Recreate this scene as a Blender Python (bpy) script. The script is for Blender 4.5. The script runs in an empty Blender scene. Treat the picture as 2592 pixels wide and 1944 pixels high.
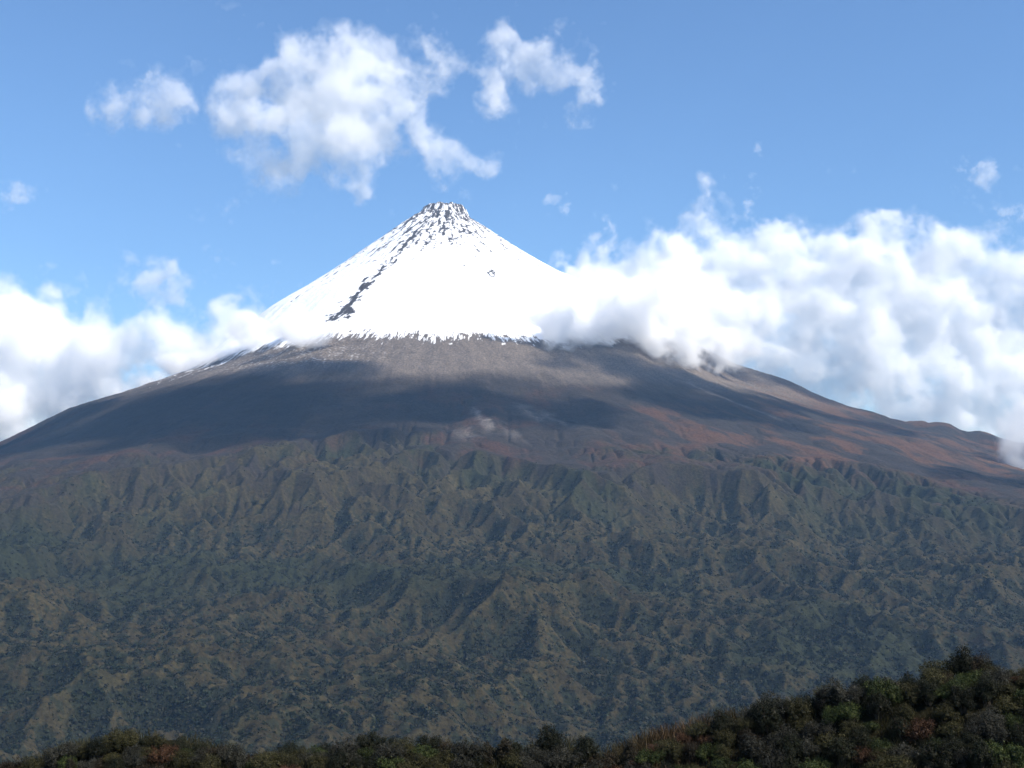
import bpy, math, random
import numpy as np
from mathutils import Vector, Matrix
sc = bpy.context.scene; C = sc.collection
# ---------------------------------------------------------------- camera
# photo geometry, in photo pixels: focal length, centre, row of the eye-level horizon
F = 3129.0; CX = 1296.0; CY = 972.0; HOR = 1300.0
PITCH = math.atan((HOR - CY) / F)
cam = bpy.data.cameras.new('camera'); camo = bpy.data.objects.new('camera', cam); C.objects.link(camo); sc.camera = camo
cam.sensor_width = 36; cam.lens = 36 * F / 2592; cam.clip_start = .3; cam.clip_end = 200000
camo.rotation_euler = (math.pi / 2 + PITCH, 0, 0)
# ---------------------------------------------------------------- sky, sun, exposure
EL, AZI = math.radians(46), math.radians(121)
w = bpy.data.worlds.new('World'); sc.world = w; w.use_nodes = True; nt = w.node_tree
sky = nt.nodes.new('ShaderNodeTexSky'); sky.sky_type = 'NISHITA'; sky.sun_disc = False
sky.sun_elevation = EL; sky.sun_rotation = AZI; sky.altitude = 2500; sky.air_density = 1.6; sky.dust_density = 0; sky.ozone_density = 9
nt.links.new(sky.outputs[0], nt.nodes['Background'].inputs[0]); nt.nodes['Background'].inputs[1].default_value = .097
L = bpy.data.lights.new('sun', 'SUN'); so = bpy.data.objects.new('sun', L); C.objects.link(so)
L.energy = 5; L.angle = math.radians(.5); L.color = (1, .92, .81)
so.rotation_euler = Vector((math.sin(AZI) * math.cos(EL), math.cos(AZI) * math.cos(EL), math.sin(EL))).to_track_quat('Z', 'Y').to_euler()
so.location = (300, -200, 900)
vs = sc.view_settings; vs.view_transform = 'Standard'; vs.look = 'None'; vs.gamma = 1; vs.use_curve_mapping = False; vs.exposure = .72
cy = sc.cycles; cy.volume_bounces = 36; cy.max_bounces = 38; cy.diffuse_bounces = 3; cy.transparent_max_bounces = 96; cy.use_denoising = True
def at(u, v, Y):
    """world point on the sight line of photo pixel (u, v), Y metres ahead"""
    cx = (u - CX) / F; cy_ = (CY - v) / F
    dy = math.cos(PITCH) - cy_ * math.sin(PITCH); dz = math.sin(PITCH) + cy_ * math.cos(PITCH)
    return (cx / dy * Y, Y, dz / dy * Y)
def proj(x, y, z):
    f = y * math.cos(PITCH) + z * math.sin(PITCH); up = -y * math.sin(PITCH) + z * math.cos(PITCH)
    return CX + F * x / f, CY - F * up / f
AX, AY, _ = at(1125, 520, 7000.0)          # axis of the volcano

import time; _T0=time.time()
def tick(s): print('TICK',s,round(time.time()-_T0,1),flush=True)

# ---------------------------------------------------------------- terrain maths
# ---- 2D gradient noise
def hash2(ix,iy,seed):
    n=ix.astype(np.uint32)*np.uint32(374761393)+iy.astype(np.uint32)*np.uint32(668265263)+np.uint32((seed*1274126177)&0xFFFFFFFF)
    n=(n^(n>>np.uint32(13)))*np.uint32(1274126177)
    return (n^(n>>np.uint32(16)))&np.uint32(0xFFFF)
_ang=np.arange(65536)*(2*np.pi/65536)
GX=np.cos(_ang*7919).astype(np.float32); GY=np.sin(_ang*7919).astype(np.float32)
from concurrent.futures import ThreadPoolExecutor
POOL=ThreadPoolExecutor(4)
def perlin(x,y,seed=0):
    x=np.asarray(x,dtype=np.float32); y=np.asarray(y,dtype=np.float32)
    if x.size<60000: return perlin_(x,y,seed)
    n=max(4,min(len(x),x.size//60000)); x,y=np.broadcast_arrays(x,y)
    return np.concatenate(list(POOL.map(lambda a:perlin_(a[0],a[1],seed),zip(np.array_split(x,n),np.array_split(y,n)))))
def perlin_(x,y,seed=0):
    ix=np.floor(x).astype(np.int32); iy=np.floor(y).astype(np.int32)
    fx=(x-ix).astype(np.float32); fy=(y-iy).astype(np.float32)
    ux=fx*fx*fx*(fx*(fx*6-15)+10); uy=fy*fy*fy*(fy*(fy*6-15)+10)
    def g(dx,dy):
        h=hash2(ix+dx,iy+dy,seed); return GX[h]*(fx-dx)+GY[h]*(fy-dy)
    a=g(0,0);b=g(1,0);c=g(0,1);d=g(1,1)
    a+=ux*(b-a); c+=ux*(d-c)
    return (a+uy*(c-a))*1.5
def fbm(x,y,oct=4,seed=0,lac=2.03,gain=.5):
    s=0;a=1
    for k in range(oct):
        s=s+a*perlin(x,y,seed+k*17); x=x*lac+13.7;y=y*lac-7.1;a*=gain
    return s
def ridged(x,y,oct=4,seed=0):
    s=0;a=.5
    for k in range(oct):
        s=s+a*(1-np.abs(perlin(x,y,seed+k*31))*1.6); x=x*2.05+5.3;y=y*2.05+1.9;a*=.5
    return s
def sst(a,b,x):
    t=np.clip((x-a)/(b-a),0,1); return t*t*(3-2*t)
# ---- profile tables by azimuth (deg)
LEFT=[(0,1744),(60,1757),(120,1760),(150,1715),(260,1640),(370,1556),(480,1476),(590,1393),(700,1314),(810,1239),(920,1168),(1030,1088),(1140,989),(1250,897),(1360,797),(1470,719),(1580,679),(1690,633),(1800,589),(1910,552),(2020,512),(2130,448),(2240,383),(2350,321),(2460,269),(2570,245),(2680,215),(2790,188),(2900,160),(3010,134),(3230,110),(3500,75),(4000,-20),(4600,-125),(5200,-240),(5600,-320),(6000,-390),(6600,-430),(9000,-460)]
RIGHT=[(0,1744),(60,1757),(120,1760),(150,1683),(260,1613),(370,1540),(480,1469),(590,1398),(700,1332),(810,1283),(920,1238),(1030,1170),(1140,1107),(1250,1045),(1360,983),(1470,923),(1580,857),(1690,810),(1800,777),(1910,737),(2020,682),(2130,626),(2240,584),(2350,556),(2460,517),(2570,505),(2680,495),(2790,442),(2900,434),(3010,417),(3120,399),(3230,381),(3700,300),(4200,160),(5500,-300),(9000,-560)]
RR=[(0,1744),(60,1757),(120,1760),(150,1683),(260,1613),(370,1539),(480,1468),(590,1397),(700,1332),(810,1282),(920,1190),(1030,1123),(1140,1056),(1250,983),(1360,903),(1470,822),(1580,747),(1690,674),(1800,620),(1910,576),(2020,532),(2130,490),(2240,452),(2350,414),(2460,377),(2570,339),(2680,302),(2790,265),(2900,228),(3010,191),(3120,159),(3500,75),(4000,-20),(4600,-125),(5200,-240),(5600,-320),(6000,-390),(6600,-430),(9000,-460)]
FRONT=[(0,1744),(60,1757),(120,1760),(150,1712),(262,1637),(470,1505),(682,1362),(995,1165),(1240,975),(1467,812),(1800,628),(2200,452),(2600,305),(3000,195),(3500,75),(4000,-20),(4600,-125),(5200,-240),(5600,-320),(6000,-390),(6600,-430),(9000,-460)]
def prof(tab,r):
    t=np.array(tab,float); rr=np.linspace(0,9000,1801)
    z=np.interp(rr,t[:,0],t[:,1]); k=np.hanning(19);k/=k.sum()   # rounded over 90 m
    zp=np.pad(z,9,mode='edge'); zs=np.convolve(zp,k,'valid')
    w=sst(150,400,rr); z=z*(1-w)+zs*w
    return np.interp(r,rr,z)
AZ=[-270,-215,-180,-135,-105,-78,-28,-4,10,40,90]
TB=[FRONT,LEFT,LEFT,LEFT,FRONT,FRONT,RR,RIGHT,RIGHT,RIGHT,FRONT]
def base(x,y):
    dx=x-AX; dy=y-AY; r=np.hypot(dx,dy); a=np.degrees(np.arctan2(dy,dx)); a=np.where(a>90,a-360,a)
    z=np.zeros_like(r)
    P={id(t):prof(t,r) for t in (LEFT,RIGHT,RR,FRONT)}
    for k in range(len(AZ)-1):
        m=(a>=AZ[k])&(a<=AZ[k+1]); t=(a-AZ[k])/(AZ[k+1]-AZ[k]); t=t*t*(3-2*t)
        z=np.where(m,P[id(TB[k])]*(1-t)+P[id(TB[k+1])]*t,z)
    z=z+(26*np.exp(-((r-2720)/75)**2)+12*np.exp(-((r-2950)/60)**2)-10*np.exp(-((r-2560)/80)**2))*sst(-16,-9,a)*sst(40,20,a)
    return z,r,a
X0,X1,Y0,Y1=-3800.,3800.,700.,8500.
NB=[(-1,-1),(-1,0),(-1,1),(0,-1),(0,1),(1,-1),(1,0),(1,1)]
def sh(h,di,dj):
    hp=np.pad(h,1,mode='edge'); n,m=h.shape
    return hp[1+di:1+di+n,1+dj:1+dj+m]
def recv(h,cs):
    n,m=h.shape; best=np.zeros_like(h); bi=np.arange(n*m).reshape(n,m).copy(); bd=np.full(h.shape,cs)
    idx=np.arange(n*m).reshape(n,m)
    for di,dj in NB:
        d=cs*math.hypot(di,dj); s=(h-sh(h,di,dj))/d
        mk=s>best; best=np.where(mk,s,best); bi=np.where(mk,idx+di*m+dj,bi); bd=np.where(mk,d,bd)
    e=np.zeros(h.shape,bool); e[0]=e[-1]=True; e[:,0]=e[:,-1]=True
    bi=np.where(e,idx,bi); best=np.where(e,0,best)
    return bi.ravel(),best,bd,e
def accum(r,n,cs):
    a=np.full(n,cs*cs); idx=np.arange(n); p=r.copy(); root=(p==idx)
    # roots keep nothing after they are reached: use a sink node n
    p=np.where(root,n,p); a=np.append(a,0.); p=np.append(p,n)
    for k in range(11):
        a2=a+np.bincount(p,weights=a,minlength=n+1); a2[n]=0
        a=a2; p=p[p]
    return a[:n]
def erode(h,floor,K,cs,it,talus,every=1):
    n=h.size
    for k in range(it):
        if k%every==0:
            rc,s,d,e=recv(h,cs); A=accum(rc,n,cs).reshape(h.shape)
        else:
            s=np.maximum(h-h.ravel()[rc].reshape(h.shape),0)/d
        dz=K*np.sqrt(np.maximum(A-talus[1],0))*s
        hr=h.ravel()[rc].reshape(h.shape)
        h=np.where(e,h,np.maximum(np.maximum(h-dz,np.minimum(h,hr+.02*d)),np.minimum(floor,h)))
        for di,dj in NB:
            h=np.minimum(h,sh(h,di,dj)+talus[0]*cs*math.hypot(di,dj))
    return h,A
def grid(cs):
    xs=np.arange(X0,X1+1,cs); ys=np.arange(Y0,Y1+1,cs)
    return xs,ys
def up2(h,n,m):
    # bilinear to (n,m)
    a=np.linspace(0,h.shape[0]-1,n); b=np.linspace(0,h.shape[1]-1,m)
    i=np.minimum(a.astype(int),h.shape[0]-2); t=(a-i)[:,None]; g=h[i]*(1-t)+h[i+1]*t
    j=np.minimum(b.astype(int),h.shape[1]-2); t=(b-j)[None]; return g[:,j]*(1-t)+g[:,j+1]*t
def make():
    cs=14.; xs,ys=grid(cs); X,Y=np.meshgrid(xs,ys)
    z,r,a=base(X,Y)
    foot=sst(2500,3500,r)*sst(-20,-40,a)*1.0
    foot=sst(2450,4000,r+520*fbm(X/620,Y/620,5,5)-620*sst(4,38,np.abs(a+84)))
    talus=np.tan(np.radians(41+7*fbm(X/300,Y/300,2,8)+22*(1-foot)))
    wa=np.radians(a)+.10*fbm(X/1100,Y/1100,3,34)
    hills=foot*((70*perlin(wa*9.5,r/2400,35)+42*perlin(wa*21,r/1700,36)+20*fbm(X/420,Y/420,3,33))*sst(0,.8,foot)+22)+(2+22*sst(1900,2900,r))*fbm(X/330,Y/330,3,9)
    h=z+hills
    depth=lambda r,f:3+10*sst(900,2300,r)*(1-f)+f*135
    K=.0003+.05*foot**1.6
    h,A=erode(h,z-depth(r,foot**2.3)*1.0,K,cs,110,(talus,3000.))
    cs2=7.; xs2,ys2=grid(cs2); X2,Y2=np.meshgrid(xs2,ys2)
    h2=up2(h,*X2.shape); z2,r2,a2=base(X2,Y2)
    f2=up2(foot,*X2.shape); t2=up2(talus,*X2.shape)
    h2=h2+f2*17*fbm(X2/80,Y2/80,4,21)+1.5*fbm(X2/50,Y2/50,3,22)*sst(300,900,r2)
    h2,A2=erode(h2,z2-depth(r2,f2**2.3)-8*f2**2,.0003+.05*f2**1.6,cs2,54,(t2*1.06,260.),every=3)
    return xs2,ys2,h2,A2,f2

# ---------------------------------------------------------------- clouds
def spline_up(R, n, m, ph, ax):
    """quadratic B-spline samples of lattice R, n over m cells, along one axis"""
    t = (np.arange(n) + .5) / n * m + ph; i = np.floor(t).astype(int); f = (t - i).astype(np.float32)
    sh_ = [1, 1, 1]; sh_[ax] = n
    return sum(np.take(R, i + k, ax) * w_.reshape(sh_) for k, w_ in enumerate((.5 * (1 - f) ** 2, .5 + f * (1 - f), .5 * f ** 2)))
def noise3(shape, cells, rng):
    R = rng.standard_normal([int(c) + 5 for c in cells]).astype(np.float32)
    for ax in (2, 1, 0): R = spline_up(R, shape[ax], cells[ax], rng.random(), ax)
    return R
def fractal3(shape, vox, wl, octs, rng, gain=.55, billow=0):
    s = np.zeros(shape, np.float32); a = 1.
    for k in range(octs):
        cells = [max(1., n * vox / wl) for n in shape]
        nz = noise3(shape, cells, rng) * 2.1
        if billow and k: nz = (np.abs(nz) - .8) * billow + nz * (1 - billow)
        s += a * nz; a *= gain; wl *= .5
    return s
def surface_net(f, iso):
    """closed mesh round f > iso (one vertex per boundary cell)"""
    f = np.pad(f, 1, constant_values=-9.); ins = f > iso
    if not ins.any(): return np.zeros((0, 3)), np.zeros((0, 4), int)
    lo = []
    for k in range(3):
        m = np.flatnonzero(ins.any(axis=tuple(j for j in range(3) if j != k))); lo.append((max(0, m[0] - 1), m[-1] + 2))
    f = f[tuple(slice(a, b) for a, b in lo)]; ins = ins[tuple(slice(a, b) for a, b in lo)]
    nx, ny, nz = f.shape; cnt = np.zeros((nx-1, ny-1, nz-1), np.int8); I8 = ins.view(np.int8)
    for a in (0, 1):
        for b in (0, 1):
            for c in (0, 1): cnt += I8[a:nx-1+a, b:ny-1+b, c:nz-1+c]
    cell = (cnt > 0) & (cnt < 8); flat = np.flatnonzero(cell.ravel())
    idx = np.full(cell.size, -1, np.int32); idx[flat] = np.arange(len(flat)); idx = idx.reshape(cell.shape)
    ci, cj, ck = np.unravel_index(flat, cell.shape); fl = f.ravel(); base_ = (ci * ny + cj) * nz + ck
    V = {}
    for a in (0, 1):
        for b in (0, 1):
            for c in (0, 1): V[a, b, c] = fl[base_ + (a * ny + b) * nz + c]
    P = np.zeros((len(flat), 3), np.float32); W = np.zeros(len(flat), np.float32)
    E = [((a, b, 0), (a, b, 1)) for a in (0, 1) for b in (0, 1)] + [((a, 0, b), (a, 1, b)) for a in (0, 1) for b in (0, 1)] + [((0, a, b), (1, a, b)) for a in (0, 1) for b in (0, 1)]
    for p, q in E:
        fp = V[p]; fq = V[q]; m = (fp > iso) != (fq > iso); t = np.where(m, (iso - fp) / np.where(m, fq - fp, 1), 0)
        ax = [k for k in range(3) if p[k] != q[k]][0]
        for k in range(3): P[:, k] += t if k == ax else (m * p[k] if p[k] else 0)
        W += m
    P = P / W[:, None] + np.stack([ci + lo[0][0], cj + lo[1][0], ck + lo[2][0]], 1) - .5
    Q = []
    for ax in range(3):
        o = [x for x in range(3) if x != ax]
        a = ins[tuple(slice(0, -1) if d == ax else slice(None) for d in range(3))]; b = ins[tuple(slice(1, None) if d == ax else slice(None) for d in range(3))]
        for mk, flip in ((a & ~b, False), (b & ~a, True)):
            e = list(np.unravel_index(np.flatnonzero(mk.ravel()), mk.shape)); c = []
            for du, dv in ((0, 0), (-1, 0), (-1, -1), (0, -1)):
                g = list(e); g[o[0]] = g[o[0]] + du; g[o[1]] = g[o[1]] + dv; c.append(idx[g[0], g[1], g[2]])
            q = np.stack(c, 1); Q.append(q[:, ::-1] if flip ^ (ax == 1) else q)
    return P, np.concatenate(Q)
def quad_mesh(name, P, Q, smooth=True):
    me = bpy.data.meshes.new(name)
    me.vertices.add(len(P)); me.vertices.foreach_set('co', np.ascontiguousarray(P, np.float32).ravel())
    n = len(Q); k = Q.shape[1]
    me.loops.add(n * k); me.loops.foreach_set('vertex_index', np.ascontiguousarray(Q, np.int32).ravel())
    me.polygons.add(n); me.polygons.foreach_set('loop_start', np.arange(0, n * k, k, dtype=np.int32))
    me.update(calc_edges=True)
    if smooth: me.polygons.foreach_set('use_smooth', np.ones(n, bool))
    return me
def vol_mat(name, dens, aniso=0., col=(1, 1, 1, 1)):
    m = bpy.data.materials.new(name); m.use_nodes = True; nt = m.node_tree; nt.nodes.clear()
    o = nt.nodes.new('ShaderNodeOutputMaterial'); v = nt.nodes.new('ShaderNodeVolumePrincipled')
    v.inputs['Density'].default_value = dens; v.inputs['Color'].default_value = col; v.inputs['Anisotropy'].default_value = aniso
    nt.links.new(v.outputs[0], o.inputs['Volume']); return m
def cloud(name, label, blobs, Y, vox, wl, seed, amp=.3, levels=((.1, .004), (.4, .02)), depth=1., group=None, cut=None, octs=5, fat=1.):
    """blobs: (u, v, radius px[, radius v px[, dY m[, weight]]]) of puffs at distance Y"""
    rng = np.random.default_rng(seed); B = []
    for b in blobs:
        u, v, ru = b[:3]; rv = b[3] if len(b) > 3 and b[3] else ru; dy = b[4] if len(b) > 4 else 0; w = min(1.25, (b[5] if len(b) > 5 else 1.) * fat * fat)
        c = at(u, v, Y + dy); s = (Y + dy) / F
        s *= 1 + (fat - 1) * .5
        B.append((c[0], c[1], c[2], ru * s * 1.45, min(ru, rv) * s * 1.45 * depth, rv * s * 1.45, w))
    B = np.array(B); lo = (B[:, :3] - B[:, 3:6] * 1.12).min(0); hi = (B[:, :3] + B[:, 3:6] * 1.12).max(0)
    shp = tuple(np.ceil((hi - lo) / vox).astype(int)); S = np.zeros(shp, np.float32)
    wp = [fractal3(shp, vox, wl * .8, 5, rng, gain=.6) * wl * .15 for _ in range(3)]
    ax = [lo[k] + (np.arange(shp[k]) + .5) * vox for k in range(3)]
    for b in B:
        sl = []
        for k in range(3):
            i0 = int(max(0, (b[k] - b[3+k] * 1.1 - wl * .4 - lo[k]) / vox)); i1 = int(min(shp[k], (b[k] + b[3+k] * 1.1 + wl * .4 - lo[k]) / vox + 1)); sl.append(slice(i0, i1))
        sl = tuple(sl)
        g = [(ax[k][sl[k]].reshape([-1 if j == k else 1 for j in range(3)]) + wp[k][sl] - b[k]) / b[3+k] for k in range(3)]
        d2 = g[0] ** 2 + g[1] ** 2 + g[2] ** 2
        S[sl] += b[6] * np.clip(1 - d2, 0, 1) ** 2
    S = 1.2 * np.tanh(S / 1.2)
    N = fractal3(shp, vox, wl * .36, octs, rng, gain=.77, billow=.6)
    f = S + amp * N * np.minimum(1, S * 3.4 + .05) - .02
    if cut is not None: f = cut(f, ax)
    out = []
    for iso, dens in levels:
        P, Q = surface_net(f, iso)
        if len(P): out.append((P * vox + lo + vox * .5, Q, dens))
    return out
PENDING = []
def queue(name, label, *a, **k): PENDING.append((name, label, a, k))
def flush_clouds():
    t_=time.time()
    outs = list(POOL.map(lambda q: cloud(q[0], q[1], *q[2], **q[3]), PENDING))
    tick('cloud numerics')
    for (name, label, a, kw), out in zip(PENDING, outs):
        print('  ', label[:30], [len(o[0]) for o in out])
        root = None
        for k, (P, Q, dens) in enumerate(out):
            me = quad_mesh('cloud_mesh', P, Q); me.materials.append(vol_mat('vapour', dens))
            ob = bpy.data.objects.new(name if k == 0 else ('soft_layer', 'soft_middle', 'dense_core')[k-1], me); C.objects.link(ob)
            if k == 0: root = ob; ob['label'] = label; ob['category'] = 'cloud'; ob['group'] = 'clouds in the sky'
            else: ob.parent = root

# ---------------------------------------------------------------- materials
def nodes(m):
    m.use_nodes = True; nt = m.node_tree; nt.nodes.clear(); return nt
def N(nt, t, **k):
    n = nt.nodes.new(t)
    for a, b in k.items():
        if a in n.inputs.keys(): n.inputs[a].default_value = b
        else: setattr(n, a, b)
    return n
# ---------------------------------------------------------------- the volcano and its foothills: one sheet of real ground
xs, ys, Hh, Ar, Ft = make()
tick('erode')
def samp(G, x, y):
    i = np.clip((y - ys[0]) / 7., 0, len(ys) - 1.001); j = np.clip((x - xs[0]) / 7., 0, len(xs) - 1.001)
    a = i.astype(int); b = j.astype(int); s = (i - a).astype(np.float32); t = (j - b).astype(np.float32)
    return (G[a, b] * (1-s) + G[a+1, b] * s) * (1-t) + (G[a, b+1] * (1-s) + G[a+1, b+1] * s) * t
gy, gx = np.gradient(Hh, 7.)
def blur(a, n):
    for ax in (0, 1):
        k = np.ones(n) / n
        c = np.cumsum(np.insert(np.pad(a, [(n//2, n//2) if d == ax else (0, 0) for d in (0, 1)], mode='edge'), 0, 0, axis=ax), axis=ax)
        s0 = [slice(None)] * 2; s1 = [slice(None)] * 2; s0[ax] = slice(n, None); s1[ax] = slice(None, -n)
        a = (c[tuple(s0)] - c[tuple(s1)]) / n
    return a
Cv = blur(blur(Hh, 9), 9) - Hh                  # >0 in hollows
Cv1 = blur(Hh, 5) - Hh
def ground_fine(x, y, h, r, a, ft):
    """relief finer than the 8 m grid"""
    ar = np.radians(a)
    up = sst(150, 500, r)
    wp_ = ar + .03 * fbm(x / 300, y / 300, 2, 40)
    rib = perlin(wp_ * 17, r / 900, 41) * 9 * sst(300, 1800, r) + perlin(wp_ * 60, r / 380, 42) * 1.2 + perlin(wp_ * 150, r / 160, 43) * .5 * sst(600, 1800, r) + 2.2 * fbm(x / 90, y / 90, 3, 44)
    h = h + rib * (1 - ft) * up * sst(0, 700, r)
    # crags round the summit and along the lava rib on the left face
    m = np.exp(-(r / 330.) ** 2) * sst(15, 90, r)
    h = h + m * (ridged(ar * 11, r / 90, 4, 51) - .35) * 26 * sst(60, 200, r) + np.exp(-(r / 230.) ** 2) * 9 * fbm(x / 34, y / 34, 4, 52)
    h = h + (1 - ft) * (.9 * fbm(x / 17, y / 17, 3, 53))
    h = h + ft * (1.6 * fbm(x / 22, y / 22, 3, 54) + 1.0 * ridged(x / 34, y / 34, 2, 55))
    wx_ = x + 14 * fbm(x / 80, y / 80, 2, 56); wy_ = y + 14 * fbm(x / 80, y / 80, 2, 57)
    h = h + ft * (2.5 * (ridged(wx_ / 40, wy_ / 40, 3, 58) - .45))
    return h
Yr = [720.]
while Yr[-1] < 7500:
    y = Yr[-1]; Yr.append(y + (1.8 if y < 1700 else 2.5 if y < 2900 else (3.4 if y < 3900 else (5. if y < 5300 else 5.))))
Yr = np.array(Yr); T = np.linspace(-.515, .515, 1500)
XX = Yr[:, None] * T[None]; YY = np.repeat(Yr[:, None], len(T), 1)
XX = np.clip(XX, -3790, 3790)
hh = samp(Hh, XX, YY)
dx = XX - AX; dy = YY - AY; RRd = np.hypot(dx, dy); AA = np.degrees(np.arctan2(dy, dx)); AA = np.where(AA > 90, AA - 360, AA)
ft = samp(Ft, XX, YY)
Z = ground_fine(XX, YY, hh, RRd, AA, ft)
tick('z')
curv = samp(Cv, XX, YY); curv1 = samp(Cv1, XX, YY); sx = samp(gx, XX, YY); sy = samp(gy, XX, YY)
def mixc(c, d, m): return c * (1 - m[..., None]) + np.array(d, np.float32) * m[..., None]
n1 = fbm(XX / 260, YY / 260, 5, 61); n2 = fbm(XX / 60, YY / 60, 4, 62); n3 = fbm(XX / 900, YY / 900, 4, 63); n4 = fbm(XX / 14, YY / 14, 2, 64)
arad = np.radians(AA)
streak = fbm(arad * 60, RRd / 420, 4, 65)
ash = np.array([.115, .096, .080], np.float32); dark = np.array([.018, .015, .013], np.float32)
col = np.ones(XX.shape + (3,), np.float32) * ash
zz = Z + 60 * n3 + 12 * streak
lowm = sst(640, 500, zz + 30 * n1)              # scree gives way to dark paramo
col = mixc(col, dark, lowm * .93)
col *= (1 + .07 * streak + .14 * n2)[..., None]
# rusty grass: patches on the middle flank, broad on the right flank
rust = sst(.05, .75, n1 + .5 * n3 + .35 * streak) * sst(560, 400, Z + 50 * n2) * sst(-60, 120, Z + 60 * n1)
rightf = sst(-80, -60, AA) * sst(2100, 2450, RRd + 6 * (AA + 70)) * sst(3500, 3050, RRd)
col = mixc(col, [.060, .028, .017], rust * .55)
rr2 = sst(-.35, .35, n1 + .5 * n3 + .6 * streak) * rightf
col = mixc(col, [.085, .042, .021], np.clip(rr2, 0, 1) * .62)
band = np.exp(-((AA + 27 + 3 * n1) / 7) ** 2) * sst(1500, 1900, RRd) * sst(3900, 3200, RRd)
col = mixc(col, [.085, .047, .025], band * sst(-.5, .5, streak + n2) * .7)
# pale scars: slips of bare ash
for az, r0, r1, wd, s in ((-84, 2350, 2700, .45, .8), (-85.5, 2600, 2800, .8, .4), (-79.3, 2260, 2560, .8, .6), (-77.5, 2330, 2640, .5, .6), (-82, 2560, 2800, .5, .4), (-76, 2600, 2700, .6, .45), (-52, 1850, 2250, .5, .7), (-50.5, 2150, 2420, .5, .6)):
    q = (AA - az - 1.2 * (RRd - r0) / 500 - .5 * n2) / wd
    col = mixc(col, [.17, .15, .135], np.exp(-q ** 2) * sst(r0 - 40, r0 + 60, RRd) * sst(r1 + 50, r1 - 120, RRd) * s * np.clip(.75 + .5 * n2, 0, 1))
# foothills: tan grass and low scrub, forest in the hollows and on the slopes away from the sun
grass = np.array([.034, .028, .0130], np.float32) * (1 + .30 * n2 + .25 * n1)[..., None]
grass = mixc(grass, [.019, .022, .010], sst(-.1, .6, n3 + .4 * n1))
grass *= (1 - .12 * sst(60, -190, Z + 40 * n1))[..., None]
fm = sst(.1, .7, ft + .2 * n2 + .15 * n1)
col = col * (1 - fm[..., None]) + grass * fm[..., None]
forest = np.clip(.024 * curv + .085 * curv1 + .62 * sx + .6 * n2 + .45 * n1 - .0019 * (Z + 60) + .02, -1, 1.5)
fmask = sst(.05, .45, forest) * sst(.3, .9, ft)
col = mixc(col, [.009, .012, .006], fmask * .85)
spk = sst(-.02, .32, n4 + .3 * n2 + .25 * forest) * ft
col = mixc(col, [.014, .017, .010], spk * .8)
col = np.clip(col, .008, .9)
# snow: above a ragged line, blown off the summit rocks
fine = perlin(arad * 80, RRd / 90, 70) * .5 + perlin(arad * 190, RRd / 50, 71) * .6 + perlin(arad * 420, RRd / 30, 72) * .6
line = Z - (795 - 45 * sst(-110, -165, AA) + 26 * fbm(arad * 9, RRd / 900, 4, 73) + 120 * sst(-60, -35, AA)) + 50 * fine + 8 * streak
line = line + 130 * sst(.25, .9, fine + .8 * streak) * sst(-118, -140, AA)
snow = sst(-6, 6, line)
rs = ridged(arad * 4 + .3 * n2, RRd / 60, 3, 74); w_ = sst(160, 330, RRd); rs = rs * (1 - w_) + ridged(arad * 9, RRd / 85, 4, 78) * w_
w_ = sst(450, 750, RRd); rs = rs * (1 - w_) + ridged(arad * 20, RRd / 75, 4, 79) * w_
rs = rs + .24 * perlin(XX / 19, YY / 19, 75) + .2 * perlin(XX / 9, YY / 9, 76) + .42 * perlin(arad * 26, RRd / 160, 80)
rs = (rs - rs[RRd < 1200].mean()) / rs[RRd < 1200].std()
thr = np.interp(RRd, [0, 60, 100, 180, 300, 450, 620, 800, 1000], [-2.4, -1.5, -.9, -.4, .0, .45, 1.1, 1.9, 3.2])
rib = np.exp(-((AA + 106 + 3.5 * sst(500, 1350, RRd) + 1.5 * n2) / (2.9 + 1.2 * sst(1000, 1300, RRd))) ** 2) * sst(280, 460, RRd) * sst(1400, 1330, RRd)
rib = np.maximum(rib, .9 * np.exp(-((AA + 97 + 1.2 * n2) / 1.6) ** 2) * sst(400, 500, RRd) * sst(760, 640, RRd))
rib2 = np.exp(-((AA + 138 + 3 * n2) / 9) ** 2) * sst(350, 600, RRd) * sst(1250, 1000, RRd)
rib3 = np.exp(-((AA + 72 + 1.5 * n2 + (RRd - 950) * .01) / 1.3) ** 2) * sst(880, 920, RRd) * sst(1080, 1020, RRd)
rib4 = np.exp(-((AA + 42 + 2 * n2) / 4) ** 2) * sst(650, 720, RRd) * sst(960, 880, RRd)
thr = thr - (thr + .25 + .35 * sst(900, 1250, RRd)) * np.clip(rib, 0, 1) - (thr - 1.3) * np.clip(rib2 * .9, 0, 1) - (thr + .2) * np.clip(rib3, 0, 1) - (thr - 1.0) * np.clip(rib4, 0, 1)
rk = sst(-.3, .35, rs - thr)
snow = snow * (1 - rk)
col = mixc(col, [.045, .040, .038], rk * sst(1450, 1380, RRd) * .9)
lump = sst(830, 700, Z) * sst(600, 680, Z) * np.exp(-((AA + 114) / 17) ** 2)
snow = np.maximum(snow, lump * sst(.15, .9, perlin(XX / 13, YY / 10, 77) + .3 * n2) * .42)
tick('col')
nr, nc = XX.shape
P = np.stack([XX, YY, Z], -1).reshape(-1, 3)
ii = (np.arange(nr - 1)[:, None] * nc + np.arange(nc - 1)[None]).ravel()
me = quad_mesh('mountain', P, np.stack([ii, ii + 1, ii + nc + 1, ii + nc], 1))
ca = me.color_attributes.new('albedo', 'FLOAT_COLOR', 'POINT')
ca.data.foreach_set('color', np.concatenate([col, snow[..., None]], -1).astype(np.float32).ravel())
m = bpy.data.materials.new('mountain_ground'); nt = nodes(m)
o = N(nt, 'ShaderNodeOutputMaterial'); b = N(nt, 'ShaderNodeBsdfPrincipled', Roughness=.95); b.inputs['Specular IOR Level'].default_value = .1
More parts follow.
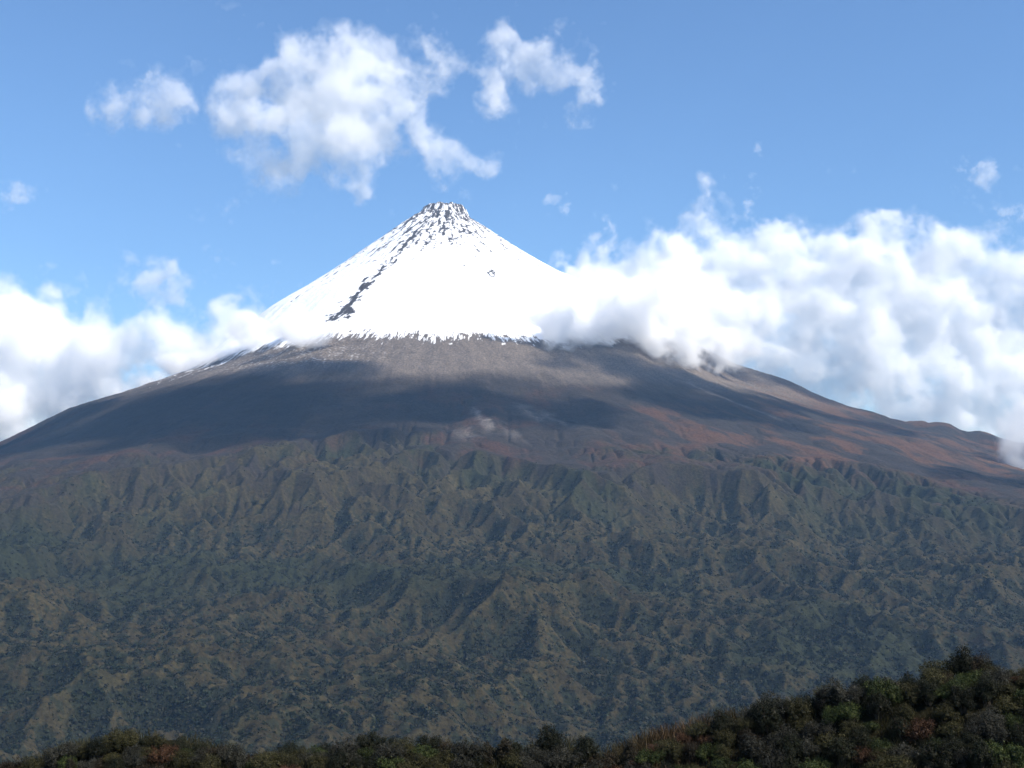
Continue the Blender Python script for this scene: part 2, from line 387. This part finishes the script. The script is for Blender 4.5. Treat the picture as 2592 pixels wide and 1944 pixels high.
at_ = N(nt, 'ShaderNodeVertexColor', layer_name='albedo')
tc = N(nt, 'ShaderNodeTexCoord')
no = N(nt, 'ShaderNodeTexNoise', Scale=.12, Detail=6., Roughness=.65); nt.links.new(tc.outputs['Object'], no.inputs['Vector'])
mr = N(nt, 'ShaderNodeMapRange'); mr.inputs[1].default_value = .3; mr.inputs[2].default_value = .7; mr.inputs[3].default_value = .42; mr.inputs[4].default_value = 1.6
nt.links.new(no.outputs[0], mr.inputs[0])
vm = N(nt, 'ShaderNodeVectorMath', operation='SCALE'); nt.links.new(at_.outputs['Color'], vm.inputs[0]); nt.links.new(mr.outputs[0], vm.inputs['Scale'])
mx = N(nt, 'ShaderNodeMix', data_type='RGBA'); mx.inputs[7].default_value = (.86, .88, .91, 1)
nt.links.new(at_.outputs['Alpha'], mx.inputs[0]); nt.links.new(vm.outputs[0], mx.inputs[6]); nt.links.new(mx.outputs[2], b.inputs['Base Color'])
bp = N(nt, 'ShaderNodeBump', Strength=.8, Distance=4.5); nt.links.new(no.outputs[0], bp.inputs['Height']); nt.links.new(bp.outputs[0], b.inputs['Normal'])
nt.links.new(b.outputs[0], o.inputs[0]); me.materials.append(m)
mt = bpy.data.objects.new('mountain', me); C.objects.link(mt); mt['kind'] = 'structure'
mt['label'] = 'snow-capped volcano cone rising over dark eroded foothills'
# far plain under and beyond the mountain
R_ = 90000.; me = quad_mesh('ground', np.array([[-R_, -R_, -520], [R_, -R_, -520], [R_, R_, -520], [-R_, R_, -520]]), np.array([[0, 1, 2, 3]]), False)
m = bpy.data.materials.new('plain'); nt = nodes(m); o = N(nt, 'ShaderNodeOutputMaterial'); b = N(nt, 'ShaderNodeBsdfPrincipled', Roughness=.95)
tc = N(nt, 'ShaderNodeTexCoord'); no = N(nt, 'ShaderNodeTexNoise', Scale=.002, Detail=6.); nt.links.new(tc.outputs['Object'], no.inputs['Vector'])
cr = N(nt, 'ShaderNodeValToRGB'); cr.color_ramp.elements[0].color = (.03, .035, .02, 1); cr.color_ramp.elements[1].color = (.08, .075, .045, 1)
nt.links.new(no.outputs[0], cr.inputs[0]); nt.links.new(cr.outputs[0], b.inputs['Base Color']); nt.links.new(b.outputs[0], o.inputs[0]); me.materials.append(m)
go = bpy.data.objects.new('ground', me); C.objects.link(go); go['kind'] = 'structure'
# ---------------------------------------------------------------- leaf material
def leaf_mat(name, rough=.6):
    m = bpy.data.materials.new(name); nt = nodes(m)
    o = N(nt, 'ShaderNodeOutputMaterial'); b = N(nt, 'ShaderNodeBsdfPrincipled', Roughness=rough); b.inputs['Specular IOR Level'].default_value = .12
    v = N(nt, 'ShaderNodeVertexColor', layer_name='tint'); oi = N(nt, 'ShaderNodeObjectInfo')
    mr = N(nt, 'ShaderNodeMapRange'); mr.inputs[3].default_value = .75; mr.inputs[4].default_value = 1.3
    nt.links.new(oi.outputs['Random'], mr.inputs[0])
    mr.inputs[3].default_value = .6; mr.inputs[4].default_value = 1.05
    vm = N(nt, 'ShaderNodeVectorMath', operation='SCALE'); nt.links.new(v.outputs['Color'], vm.inputs[0]); nt.links.new(mr.outputs[0], vm.inputs['Scale'])
    nt.links.new(vm.outputs[0], b.inputs['Base Color'])
    tr = N(nt, 'ShaderNodeBsdfTranslucent'); nt.links.new(vm.outputs[0], tr.inputs[0])
    mix = N(nt, 'ShaderNodeMixShader'); mix.inputs[0].default_value = .18
    nt.links.new(b.outputs[0], mix.inputs[1]); nt.links.new(tr.outputs[0], mix.inputs[2]); nt.links.new(mix.outputs[0], o.inputs[0])
    return m
LEAF = leaf_mat('leaves')
def leaf_quads(c, nrm, size, rng, ratio=.6):
    """one leaf-sized quad per centre, facing roughly nrm"""
    n = len(c); t = rng.standard_normal((n, 3)); t -= (t * nrm).sum(1)[:, None] * nrm; t /= np.linalg.norm(t, axis=1)[:, None] + 1e-9
    b = np.cross(nrm, t); s = size[:, None]
    return np.stack([c - t * s, c + b * s * ratio, c + t * s, c - b * s * ratio], 1)
def tinted(name, quads, cols):
    n = len(quads); me = quad_mesh(name, quads.reshape(-1, 3), np.arange(n * 4).reshape(n, 4), False)
    ca = me.color_attributes.new('tint', 'FLOAT_COLOR', 'POINT')
    c4 = np.ones((n, 4, 4), np.float32); c4[..., :3] = cols[:, None]; ca.data.foreach_set('color', c4.ravel()); me.materials.append(LEAF); return me
tick('mesh')
# ---- far scrub and woods on the foothills (uncountable)
rng = np.random.default_rng(5)
Nc = 1900000
yy = np.sqrt(rng.random(Nc) * (4300. ** 2 - 900. ** 2) + 900. ** 2); tx = rng.uniform(-.47, .47, Nc); xx = yy * tx
hz = samp(Hh, xx, yy); dxx = xx - AX; dyy = yy - AY; rr_ = np.hypot(dxx, dyy); aa_ = np.degrees(np.arctan2(dyy, dxx)); ff = samp(Ft, xx, yy)
zf = ground_fine(xx, yy, hz, rr_, np.where(aa_ > 90, aa_ - 360, aa_), ff)
fo = .024 * samp(Cv, xx, yy) + .085 * samp(Cv1, xx, yy) + .62 * samp(gx, xx, yy) + .6 * fbm(xx / 60, yy / 60, 4, 62) + .45 * fbm(xx / 260, yy / 260, 5, 61) - .0019 * (zf + 60) + .02
pk = rng.random(Nc) < np.clip(.26 + .70 * sst(.0, .5, fo), 0, 1) * .24 * sst(.3, .9, ff) * np.clip(1900 / yy, .45, 1.2)
xx, yy, zf, fo = xx[pk], yy[pk], zf[pk], fo[pk]; n = len(xx); print('shrubs', n)
size = 1.0 + 3.4 * rng.random(n) ** 2.2 * (1 + .5 * sst(.1, .6, fo))
Q = []; K = []
near = yy < 1500
for sel, k, ls in ((yy < 1700, 26, .33), ((yy >= 1700) & (yy < 2900), 14, .44), (yy >= 2900, 8, .6)):
    c = np.stack([xx[sel], yy[sel], zf[sel]], 1); s = size[sel]; m_ = len(c)
    d = rng.standard_normal((m_, k, 3)); d[..., 2] = np.abs(d[..., 2]) * .9; d /= np.linalg.norm(d, axis=2)[..., None]
    rad = rng.uniform(.65, 1.05, (m_, k, 1)); pc = c[:, None] + d * rad * s[:, None, None] * np.array([1, 1, .95])
    nn = d + rng.standard_normal(d.shape) * .45; nn /= np.linalg.norm(nn, axis=2)[..., None]
    Q.append(leaf_quads(pc.reshape(-1, 3), nn.reshape(-1, 3), np.repeat(s, k) * ls * rng.uniform(.7, 1.3, m_ * k), rng, .8))
    base_ = np.array([[.014, .020, .009], [.019, .020, .012], [.030, .030, .017]])[rng.choice(3, m_, p=[.5, .35, .15])] * rng.uniform(.7, 1.3, (m_, 1))
    K.append((base_[:, None] * rng.uniform(.8, 1.25, (m_, k, 1))).reshape(-1, 3))
me = tinted('scrub', np.concatenate(Q), np.concatenate(K))
so_ = bpy.data.objects.new('scrub', me); C.objects.link(so_); so_['kind'] = 'stuff'; so_['category'] = 'scrub'
so_['label'] = 'dark green scrub and low woods covering the far foothills'
tick('scrub')
# ---- near hillside
CR = [(-400, 1990), (0, 1945), (130, 1900), (250, 1860), (420, 1858), (520, 1885), (640, 1925), (720, 1910), (800, 1895), (900, 1890), (1000, 1900), (1130, 1895), (1250, 1895), (1330, 1897), (1400, 1880), (1470, 1885), (1550, 1905), (1640, 1862), (1750, 1838), (1850, 1806), (1980, 1790), (2080, 1772), (2150, 1742), (2250, 1742), (2350, 1715), (2450, 1700), (2500, 1700), (2592, 1690), (2900, 1640)]
cu = np.array([p[0] for p in CR], float); cv = np.array([p[1] for p in CR], float)
YC = 66.
cxs = np.array([at(u, v, YC)[0] for u, v in CR]); czs = np.array([at(u, v, YC)[2] for u, v in CR]) - .62
def hillz(x, y):
    zc = np.interp(x, cxs, czs); yc = YC + 1.2 * np.sin(x / 5.)
    d = yc - y
    front = -np.clip(d, 0, 8) * .56 - np.clip(d - 8, 0, 60) * .30
    back = -np.clip(-d - 1.5, 0, 400) * .85
    return zc + front * sst(-1, 3, d) + back + .12 * fbm(x / 2.3, y / 2.3, 3, 91)
gxs = np.linspace(-70, 75, 420); gys = np.linspace(20, 190, 420)
GXm, GYm = np.meshgrid(gxs, gys); GZ = hillz(GXm, GYm)
ii = (np.arange(419)[:, None] * 420 + np.arange(419)[None]).ravel()
me = quad_mesh('hillside', np.stack([GXm, GYm, GZ], -1).reshape(-1, 3), np.stack([ii, ii + 1, ii + 421, ii + 420], 1))
m = bpy.data.materials.new('hill_soil'); nt = nodes(m); o = N(nt, 'ShaderNodeOutputMaterial'); b = N(nt, 'ShaderNodeBsdfDiffuse')
tc = N(nt, 'ShaderNodeTexCoord'); no = N(nt, 'ShaderNodeTexNoise', Scale=.8, Detail=8.); nt.links.new(tc.outputs['Object'], no.inputs['Vector'])
cr = N(nt, 'ShaderNodeValToRGB'); cr.color_ramp.elements[0].color = (.006, .006, .004, 1); cr.color_ramp.elements[1].color = (.020, .018, .010, 1)
nt.links.new(no.outputs[0], cr.inputs[0]); nt.links.new(cr.outputs[0], b.inputs['Color']); nt.links.new(b.outputs[0], o.inputs[0]); me.materials.append(m)
ho = bpy.data.objects.new('hillside', me); C.objects.link(ho); ho['kind'] = 'structure'; ho['label'] = 'near dark hillside overgrown with bushes along the bottom'
# grass between the bushes
rng = np.random.default_rng(8); n = 70000
gxp = rng.uniform(-34, 36, n); gyp = YC + 1.2 * np.sin(gxp / 5.) + 1.5 - np.abs(rng.normal(0, 7, n))
keep = fbm(gxp / 2.5, gyp / 2.5, 3, 92) > -.1; gxp, gyp = gxp[keep], gyp[keep]; n = len(gxp); gz = hillz(gxp, gyp)
hgt = rng.uniform(.25, .7, n); lean = rng.standard_normal((n, 2)) * .22
c = np.stack([gxp, gyp, gz], 1); wv = rng.uniform(.012, .028, n); th = rng.uniform(0, 6.28, n); wx = np.cos(th) * wv; wy = np.sin(th) * wv
tip = c + np.stack([lean[:, 0], lean[:, 1], hgt], 1); zo = np.zeros(n)
q = np.stack([c - np.stack([wx, wy, zo], 1), c + np.stack([wx, wy, zo], 1), tip + np.stack([wx, wy, zo], 1) * .3, tip - np.stack([wx, wy, zo], 1) * .3], 1)
rust_ = sst(4, 9, gxp) * sst(14, 9, gxp)
kc = np.array([.038, .036, .016]) * rng.uniform(.5, 1.4, (n, 1)); kc = kc * (1 - rust_[:, None] * .7) + np.array([.07, .04, .022]) * rust_[:, None] * .7 * rng.uniform(.6, 1.4, (n, 1))
me = tinted('grass', q, kc); gr = bpy.data.objects.new('grass', me); C.objects.link(gr); gr['kind'] = 'stuff'; gr['label'] = 'dry yellowish grass blades between the near bushes'
# ---------------------------------------------------------------- near bushes, each a thing of its own
bark = bpy.data.materials.new('bark'); nt = nodes(bark); o = N(nt, 'ShaderNodeOutputMaterial'); b = N(nt, 'ShaderNodeBsdfPrincipled', Roughness=.9)
no = N(nt, 'ShaderNodeTexNoise', Scale=30.); cr = N(nt, 'ShaderNodeValToRGB'); cr.color_ramp.elements[0].color = (.02, .015, .01, 1); cr.color_ramp.elements[1].color = (.08, .06, .045, 1)
nt.links.new(no.outputs[0], cr.inputs[0]); nt.links.new(cr.outputs[0], b.inputs['Base Color']); nt.links.new(b.outputs[0], o.inputs[0])
def tube(pts, rad, sides=5):
    V = []; Qd = []
    for k, (p, r) in enumerate(zip(pts, rad)):
        p = np.array(p)
        for s in range(sides):
            a = 2 * math.pi * s / sides; V.append(p + np.array([math.cos(a) * r, math.sin(a) * r, 0]))
        if k:
            for s in range(sides):
                a0 = (k-1) * sides + s; a1 = (k-1) * sides + (s+1) % sides; Qd.append([a0, a1, a1 + sides, a0 + sides])
    return np.array(V), np.array(Qd)
def bush_meshes(kind, seed):
    """crown of sprigs, built round branches; local size about 1 m radius"""
    rng = np.random.default_rng(seed); V = []; Qd = []; off = 0
    spec = {'grey': dict(nb=15, col=[(.034, .034, .026), (.022, .022, .015), (.058, .058, .047)], ls=.036, flat=.85, n=4600, up=.25),
            'brown': dict(nb=14, col=[(.028, .022, .013), (.019, .017, .010), (.042, .030, .017)], ls=.034, flat=.8, n=4200, up=.3),
            'green': dict(nb=12, col=[(.028, .040, .012), (.055, .068, .020), (.016, .026, .009)], ls=.042, flat=.75, n=3600, up=.5),
            'olive': dict(nb=16, col=[(.040, .038, .015), (.026, .027, .011), (.072, .064, .026)], ls=.034, flat=.8, n=4200, up=.35),
            'dark': dict(nb=14, col=[(.013, .016, .008), (.020, .021, .011), (.009, .012, .006)], ls=.034, flat=1.0, n=4600, up=.3),
            'rust': dict(nb=14, col=[(.070, .034, .018), (.045, .024, .014), (.10, .056, .030)], ls=.036, flat=.6, n=3200, up=.8),
            'spiky': dict(nb=22, col=[(.026, .022, .014), (.018, .017, .011), (.042, .036, .022)], ls=.040, flat=1.5, n=5200, up=1.2)}[kind]
    # lumps of the crown
    nb = spec['nb']; d = rng.standard_normal((nb, 3)); d[:, 2] = np.abs(d[:, 2]); d /= np.linalg.norm(d, axis=1)[:, None]
    cen = d * rng.uniform(.35, .78, (nb, 1)) * np.array([1, 1, spec['flat']]) + np.array([0, 0, .35]); rad = rng.uniform(.22, .44, nb)
    if kind == 'spiky': cen = cen * np.array([.6, .6, 1]); rad *= .62
    for k in range(nb):
        mid = cen[k] * .5 + rng.normal(0, .06, 3); mid[2] = cen[k][2] * .45
        v, q = tube([(rng.normal(0, .05), rng.normal(0, .05), -.25), mid, cen[k], cen[k] + (cen[k] - mid) * .5], [.035, .024, .014, .006]); V.append(v); Qd.append(q + off); off += len(v)
    st = quad_mesh('stem', np.concatenate(V), np.concatenate(Qd)); st.materials.append(bark)
    # sprigs: tufts of leaves at the skin of each lump
    ns = int(spec['n'] * 1.35) // 9; b_ = rng.integers(0, nb, ns); dd = rng.standard_normal((ns, 3)); dd[:, 2] += spec['up']; dd /= np.linalg.norm(dd, axis=1)[:, None]
    tipc = cen[b_] + dd * rad[b_][:, None] * rng.uniform(.7, 1.15, (ns, 1)); tint = np.array(spec['col'])[rng.choice(3, ns, p=[.5, .3, .2])] * rng.uniform(.7, 1.3, (ns, 1))
    lc = tipc[:, None] + rng.normal(0, .036, (ns, 9, 3)) + dd[:, None] * rng.uniform(-.07, .05, (ns, 9, 1))
    nn = dd[:, None] * .8 + rng.standard_normal((ns, 9, 3)) * .7 + np.array([0, 0, .25]); nn /= np.linalg.norm(nn, axis=2)[..., None]
    cc = tint[:, None] * rng.uniform(.7, 1.35, (ns, 9, 1))
    quads = leaf_quads(lc.reshape(-1, 3), nn.reshape(-1, 3), spec['ls'] * .85 * rng.uniform(.6, 1.3, ns * 9), rng, .5)
    # inner leaves close the view through the middle
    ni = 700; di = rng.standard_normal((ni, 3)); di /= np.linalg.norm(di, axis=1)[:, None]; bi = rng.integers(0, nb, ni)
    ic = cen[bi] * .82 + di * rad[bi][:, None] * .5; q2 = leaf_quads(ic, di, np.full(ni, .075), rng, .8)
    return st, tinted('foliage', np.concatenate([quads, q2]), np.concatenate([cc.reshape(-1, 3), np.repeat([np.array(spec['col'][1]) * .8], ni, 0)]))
KINDS = ['grey', 'brown', 'green', 'olive', 'dark', 'rust', 'spiky']
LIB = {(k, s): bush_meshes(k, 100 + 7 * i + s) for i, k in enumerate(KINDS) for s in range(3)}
WORD = {'grey': 'grey leafed', 'brown': 'dark brown', 'green': 'bright green', 'olive': 'olive yellow', 'dark': 'near black', 'rust': 'rusty orange', 'spiky': 'upright dark'}
BUSH = []
def add_bush(kind, x, y, s, zs=1., rot=None):
    r = random.Random(int(x * 1000) + int(y * 77)); z = float(hillz(np.array([x]), np.array([y]))[0])
    t = bpy.data.objects.new('bush', None); C.objects.link(t); t.empty_display_size = .2
    t.location = (x, y, z); t.rotation_euler = (0, 0, r.uniform(0, 6.28)); t.scale = (s, s, s * zs)
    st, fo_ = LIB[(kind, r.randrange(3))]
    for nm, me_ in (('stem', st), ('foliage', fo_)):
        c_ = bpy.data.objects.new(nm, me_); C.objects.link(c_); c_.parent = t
    BUSH.append((t, kind, x, y, z, s)); return t
rr = random.Random(12)
# landmark bushes first (photo column, distance, kind, size)
taken = []
def put(u, dback, kind, s, zs=1.):
    y = YC - dback; x = at(u, 1800, y)[0]; add_bush(kind, x, y, s, zs); taken.append((x, y, s))
put(1392, -.2, 'dark', 1.25, 1.0); put(1480, 0, 'dark', 1.2, .95); put(1530, .2, 'brown', 1.0, .9)
put(2440, .1, 'dark', 1.15, 1.35); put(2470, .2, 'brown', 1.0, 1.4); put(2390, .8, 'brown', .8); put(2510, .6, 'olive', .9)
put(1365, 0, 'dark', .6, 1.1); put(1480, 2.6, 'olive', .75, 1.1); put(1560, 3.2, 'green', .8, .7); put(1700, 3.4, 'green', .9, .6)
put(1660, .2, 'rust', .6); put(1730, .1, 'rust', .65); put(1790, .5, 'rust', .55); put(1610, .6, 'rust', .5)
put(320, 0, 'olive', .95); put(400, .2, 'olive', .8); put(250, .5, 'dark', .9); put(480, .7, 'green', .7)
put(1720, 1.5, 'green', .7); put(1830, 1.6, 'olive', .8); put(2560, .4, 'olive', .6); put(2585, 1.2, 'rust', .5)
put(2200, 2.6, 'green', .6, .8); put(2080, 3.6, 'green', .7, .8); put(2370, 4.6, 'green', .55, 1.1)
for tries in range(5200):
    u = rr.uniform(-70, 2670); db = rr.choice([rr.uniform(-.2, 1.5), rr.uniform(0, 9.5)]); s = rr.uniform(.74, 1.2) * (1 if u > 1500 else .9)
    y = YC - db; x = at(u, 1800, y)[0]
    z0 = float(hillz(np.array([x]), np.array([y]))[0]); v_top = proj(x, y, z0 + s * 1.2)[1]
    if v_top > 1985 or len(BUSH) >= 296: continue
    if any((x - a) ** 2 + ((y - b) * 1.15) ** 2 < ((s + c_) * .44) ** 2 for a, b, c_ in taken): continue
    wts = [3.2, 1.0, 1.6, 3, 4, .1, .2] if u > 1850 else ([1.6, 1.5, 2.4, 3.4, 3, .7, .2] if u > 1500 else [2.4, 1.2, 1.1, 3.8, 4, .15, .2])
    add_bush(rr.choices(KINDS, wts)[0], x, y, s, rr.uniform(.8, 1.15)); taken.append((x, y, s))
print('bushes', len(BUSH))
# labels: by kind and row on the hillside, counted from the left
ORD = 'first second third fourth fifth sixth seventh eighth ninth tenth eleventh twelfth thirteenth fourteenth fifteenth sixteenth seventeenth eighteenth nineteenth twentieth'.split()
bins = {}
for t, kind, x, y, z, s in BUSH:
    u, v = proj(x, y, z + .8 * s); db = YC - y
    row = 'on the crest' if db < 1.3 else ('just below the crest' if db < 3.6 else 'low on the hillside')
    part = 'on the left third' if u < 864 else ('in the middle third' if u < 1728 else 'on the right third')
    bins.setdefault((kind, row, part), []).append((u, t))
PLACE = {'on the left third': 'left third', 'in the middle third': 'middle third', 'on the right third': 'right third'}
for (kind, row, part), L_ in bins.items():
    L_.sort(key=lambda q: q[0])
    for k, (u, t) in enumerate(L_):
        t['category'] = 'bush'; t['group'] = 'bushes on the near hillside'
        t['label'] = '%s %s bush, %s, %s' % ('only' if len(L_) == 1 else ORD[min(k, 19)], WORD[kind], row, part) + ('' if len(L_) == 1 else ', from left')
tick('bush')
# ---- clouds
LV = ((.02, .0009), (.17, .0014), (.36, .0022), (.62, .0035))
queue('cloud', 'large thin white cloud with ragged tails floating above and left of the snowy summit',
      [(870, 165, 85), (800, 190, 75), (745, 235, 85), (680, 265, 75), (850, 270, 125), (950, 220, 80), (790, 330, 95), (900, 340, 90), (610, 270, 62, 0, 0, .75), (555, 285, 38, 0, 0, .5), (620, 330, 50, 0, 0, .4), (1040, 225, 55, 0, 0, .6), (1040, 290, 55, 0, 0, .8), (1065, 350, 55, 0, 0, .85), (1110, 400, 56, 0, 0, .85), (1190, 408, 52, 30, 0, .65), (1250, 400, 36, 34, 0, .38), (870, 420, 62, 0, 0, .9), (905, 465, 48), (920, 495, 30, 0, 0, .6), (710, 390, 75, 0, 0, .5), (640, 470, 50, 28, 0, .3), (585, 525, 46, 24, 0, .27), (1080, 110, 34, 40, 0, .4), (1110, 170, 46, 0, 0, .45), (1000, 150, 40, 0, 0, .35)], 7900, 6, 260, 3, levels=LV, depth=.42, octs=6, amp=.30, fat=1.22)
queue('cloud', 'white cloud of two joined puffs upper centre, right of the largest floating cloud',
      [(1270, 125, 52), (1255, 185, 50), (1250, 235, 52), (1300, 175, 55), (1370, 175, 52), (1420, 190, 40, 0, 0, .7), (1440, 135, 28, 40, 0, .4), (1480, 195, 38, 0, 0, .8), (1500, 235, 36, 0, 0, .7), (1480, 270, 26, 30, 0, .4), (1280, 285, 36, 30, 0, .4)], 7900, 6, 260, 14, levels=LV, depth=.42, octs=6, amp=.33, fat=1.22)
queue('cloud', 'small faint cloud far left in the upper sky, left of the largest floating cloud',
      [(425, 245, 55, 0, 0, .75), (400, 285, 52, 0, 0, .6), (365, 205, 22, 35, 0, .5), (470, 250, 35, 0, 0, .5), (440, 320, 36, 22, 0, .45), (280, 270, 42, 0, 0, .35), (330, 255, 35, 0, 0, .3)], 7900, 6, 220, 5, levels=LV, depth=.5, octs=6, amp=.33, fat=1.15)
queue('cloud', 'small soft cloud low at left, just above the left cloud bank',
      [(395, 690, 45, 0, 0, .9), (420, 735, 45, 0, 0, .9), (360, 735, 35, 0, 0, .7), (300, 710, 22, 0, 0, .45), (270, 765, 25, 35, 0, .4)], 7900, 6, 200, 6, levels=LV, depth=.5, octs=6, amp=.33, fat=1.15)
for k, (lb, bl) in enumerate([
    ('tiny horned wisp of cloud right of the snowy summit', [(1400, 505, 20, 14, 0, .55), (1418, 530, 16, 14, 0, .5), (1432, 505, 12, 20, 0, .4)]),
    ('tiny upright wisp of cloud above the right cloud bank', [(1905, 470, 16, 22, 0, .5), (1900, 505, 16, 24, 0, .5), (1890, 535, 10, 14, 0, .4)]),
    ('tiny faint wisp alone in the blue sky at right', [(1925, 380, 16, 14, 0, .33)]),
    ('small faint cloud scrap near the right edge above the bank', [(2460, 430, 34, 22, 0, .42), (2500, 450, 30, 40, 0, .28), (2560, 540, 55, 26, 0, .3)]),
    ('very faint cloud scrap at the far left edge', [(30, 490, 50, 30, 0, .22)]),
    ('small faint wisp beside the right bank, between it and the cone', [(1545, 575, 18, 34, 0, .3), (1510, 600, 20, 20, 0, .22)])]):
    queue('cloud', lb, bl, 7800, 4, 110, 30 + k, levels=((.02, .0011), (.1, .0018), (.22, .0030)), depth=.8, octs=5, amp=.36)
LB = ((.02, .0013), (.18, .0022), (.40, .0036), (.66, .0055))
queue('cloud', 'white cloud bank at left, drifting behind the mountain flank',
      [(-60, 900, 170, 150, 200), (60, 850, 110, 0, 200), (130, 880, 120, 0, 200), (0, 1010, 150, 90, 200), (60, 1070, 150, 70, 100), (210, 1010, 120, 60, 50), (180, 960, 110, 0, 100), (290, 950, 95, 0, 50), (250, 870, 60, 50, 50, .8), (400, 870, 75), (395, 815, 34, 40, 0), (440, 830, 45), (490, 800, 30, 30, 0, .5), (480, 900, 75, 60), (560, 850, 70, 0, -50), (590, 800, 45, 0, -50, .8), (640, 800, 50, 0, -50, .9), (380, 960, 70, 40, 0, .7), (300, 1010, 60, 30, 0, .5)], 7500, 8, 300, 8, levels=LB, depth=.6, octs=6, amp=.33, fat=1.1)
queue('cloud', 'low veil of mist crossing the left flank at the snow line',
      [(480, 905, 80, 34, 350, .8), (560, 880, 80, 44, 150), (640, 855, 75, 46, -50), (700, 840, 62, 42, -250), (765, 838, 55, 30, -420, .85), (825, 846, 48, 20, -520, .6), (600, 915, 60, 18, 50, .5), (420, 945, 60, 24, 500, .6), (360, 975, 50, 20, 650, .5)], 5950, 7, 240, 9, levels=((.03, .0025), (.16, .0045), (.34, .008)), depth=1., octs=6, amp=.33)
queue('cloud', 'huge bright cloud bank filling the right side behind the mountain shoulder',
      [(1540, 690, 60, 0, 0), (1600, 740, 110), (1700, 640, 70), (1690, 590, 50, 0, 0, .8), (1740, 545, 38, 0, 0, .7), (1790, 510, 28, 50, 0, .6), (1780, 650, 100), (1860, 720, 120), (1950, 620, 70, 60), (1990, 570, 50, 36, 0, .8), (2050, 525, 26, 22, 0, .55), (2045, 570, 20, 40, 0, .4), (2000, 720, 130), (2140, 690, 120, 90), (2180, 590, 70, 36, 0, .8), (2260, 565, 60, 28, 0, .7), (2310, 545, 28, 22, 0, .7), (2150, 800, 160), (2310, 740, 140), (2370, 620, 70, 56, 0, .9), (2450, 760, 130), (2520, 700, 90, 70), (2600, 760, 130), (2230, 1030, 150, 80), (2050, 980, 150, 80), (2400, 1090, 150, 70), (2100, 930, 150, 110), (1900, 760, 140, 110), (2060, 860, 150, 110), (2250, 820, 160, 120), (2420, 850, 160, 120), (1650, 760, 110), (1780, 760, 120), (2300, 930, 170, 120), (2500, 930, 170, 130), (2680, 960, 160), (2400, 1060, 150, 80), (2600, 1100, 120, 100), (1750, 800, 130, 90, -200), (1950, 850, 130, 90)], 8300, 8, 260, 11, levels=LB, depth=.32, octs=6, amp=.27, fat=1.15)
queue('cloud', 'white cloud draped over the right flank of the snowy cone',
      [(1500, 740, 70, 0, 0), (1430, 775, 65, 0, -60), (1370, 800, 60, 38, -180, .9), (1310, 822, 55, 28, -260, .7), (1240, 832, 50, 16, -320, .35), (1560, 790, 90), (1480, 840, 85, 46, -60), (1620, 820, 95, 75, 60), (1580, 875, 85, 34, 0), (1700, 865, 90, 50, 60), (1790, 880, 85, 50, 160), (1760, 930, 60, 26, 100, .7), (1860, 880, 70, 50, 260), (1820, 960, 45, 22, 120, .5), (1390, 860, 60, 24, -160, .7), (1680, 750, 90, 80, 120), (1890, 1000, 40, 12, 150, .3)], 5760, 7, 280, 21, levels=((.03, .0025), (.16, .005), (.34, .010)), depth=.8, octs=6, amp=.33)
queue('cloud', 'small white cloud rising in the gap at the right edge beside the far ridge',
      [(2590, 1110, 55, 60), (2572, 1165, 46, 45), (2550, 1190, 26, 22, 0, .8), (2640, 1080, 80, 90), (2640, 1200, 70, 60)], 5750, 6, 160, 24, levels=LB, depth=.8, octs=6, amp=.33)
SUN = (math.sin(AZI) * math.cos(EL), math.cos(AZI) * math.cos(EL), math.sin(EL))
def overhead(label, spots, t, seed):
    """a cloud high above the frame, standing between the sun and these places on the slope"""
    bl = []
    for x, y, z, r_ in spots:
        p = (x + SUN[0] * t, y + SUN[1] * t, z + SUN[2] * t); u, v = proj(*p); bl.append((u, v, r_ / p[1] * F / 1.45, r_ / p[1] * F * .45 / 1.45, p[1] - 4500))
    queue('cloud', label, bl, 4500, 24, 420, seed, levels=((.03, .0018), (.16, .0028), (.36, .0045)), depth=2.0, octs=4, amp=.24, fat=1.12)
overhead('flat cloud high overhead outside the view, shading the right flank', [(420, 5500, 620, 330), (800, 5500, 600, 330), (650, 5100, 480, 350), (1050, 5100, 420, 330), (1250, 5500, 560, 300), (1500, 5850, 650, 380), (1900, 5900, 560, 340), (1150, 6600, 900, 340), (1500, 6700, 780, 360), (1850, 6700, 640, 340)], 3300, 51)
overhead('flat cloud high overhead outside the view, shading the left flank', [(-1500, 5100, 400, 480), (-900, 4800, 400, 480), (-300, 4700, 400, 420), (150, 4650, 350, 360), (-2100, 5400, 400, 450), (-1000, 5300, 500, 300), (-1900, 4900, 250, 400), (-1250, 4500, 240, 360), (-600, 4400, 260, 300)], 3900, 52)
overhead('flat cloud high overhead outside the view, shading the far right slope', [(1900, 4400, 180, 350), (2400, 4700, 160, 350), (2300, 4000, 60, 300)], 3300, 53)
flush_clouds()
tick('clouds')
# haze: the blue air between here and the mountain
hz_lo = (-9000., -400., -540.); hz_hi = (9000., 9400., 2300.)
v = np.array([[x, y, z] for x in (hz_lo[0], hz_hi[0]) for y in (hz_lo[1], hz_hi[1]) for z in (hz_lo[2], hz_hi[2])])
q = np.array([[0, 1, 3, 2], [4, 6, 7, 5], [0, 4, 5, 1], [2, 3, 7, 6], [0, 2, 6, 4], [1, 5, 7, 3]])
me = quad_mesh('haze', v, q, False); me.materials.append(vol_mat('blue_air', .000026, 0., (.36, .62, 1., 1)))
hz_o = bpy.data.objects.new('haze', me); C.objects.link(hz_o); hz_o['kind'] = 'stuff'; hz_o['label'] = 'thin blue haze in the air in front of the mountain'
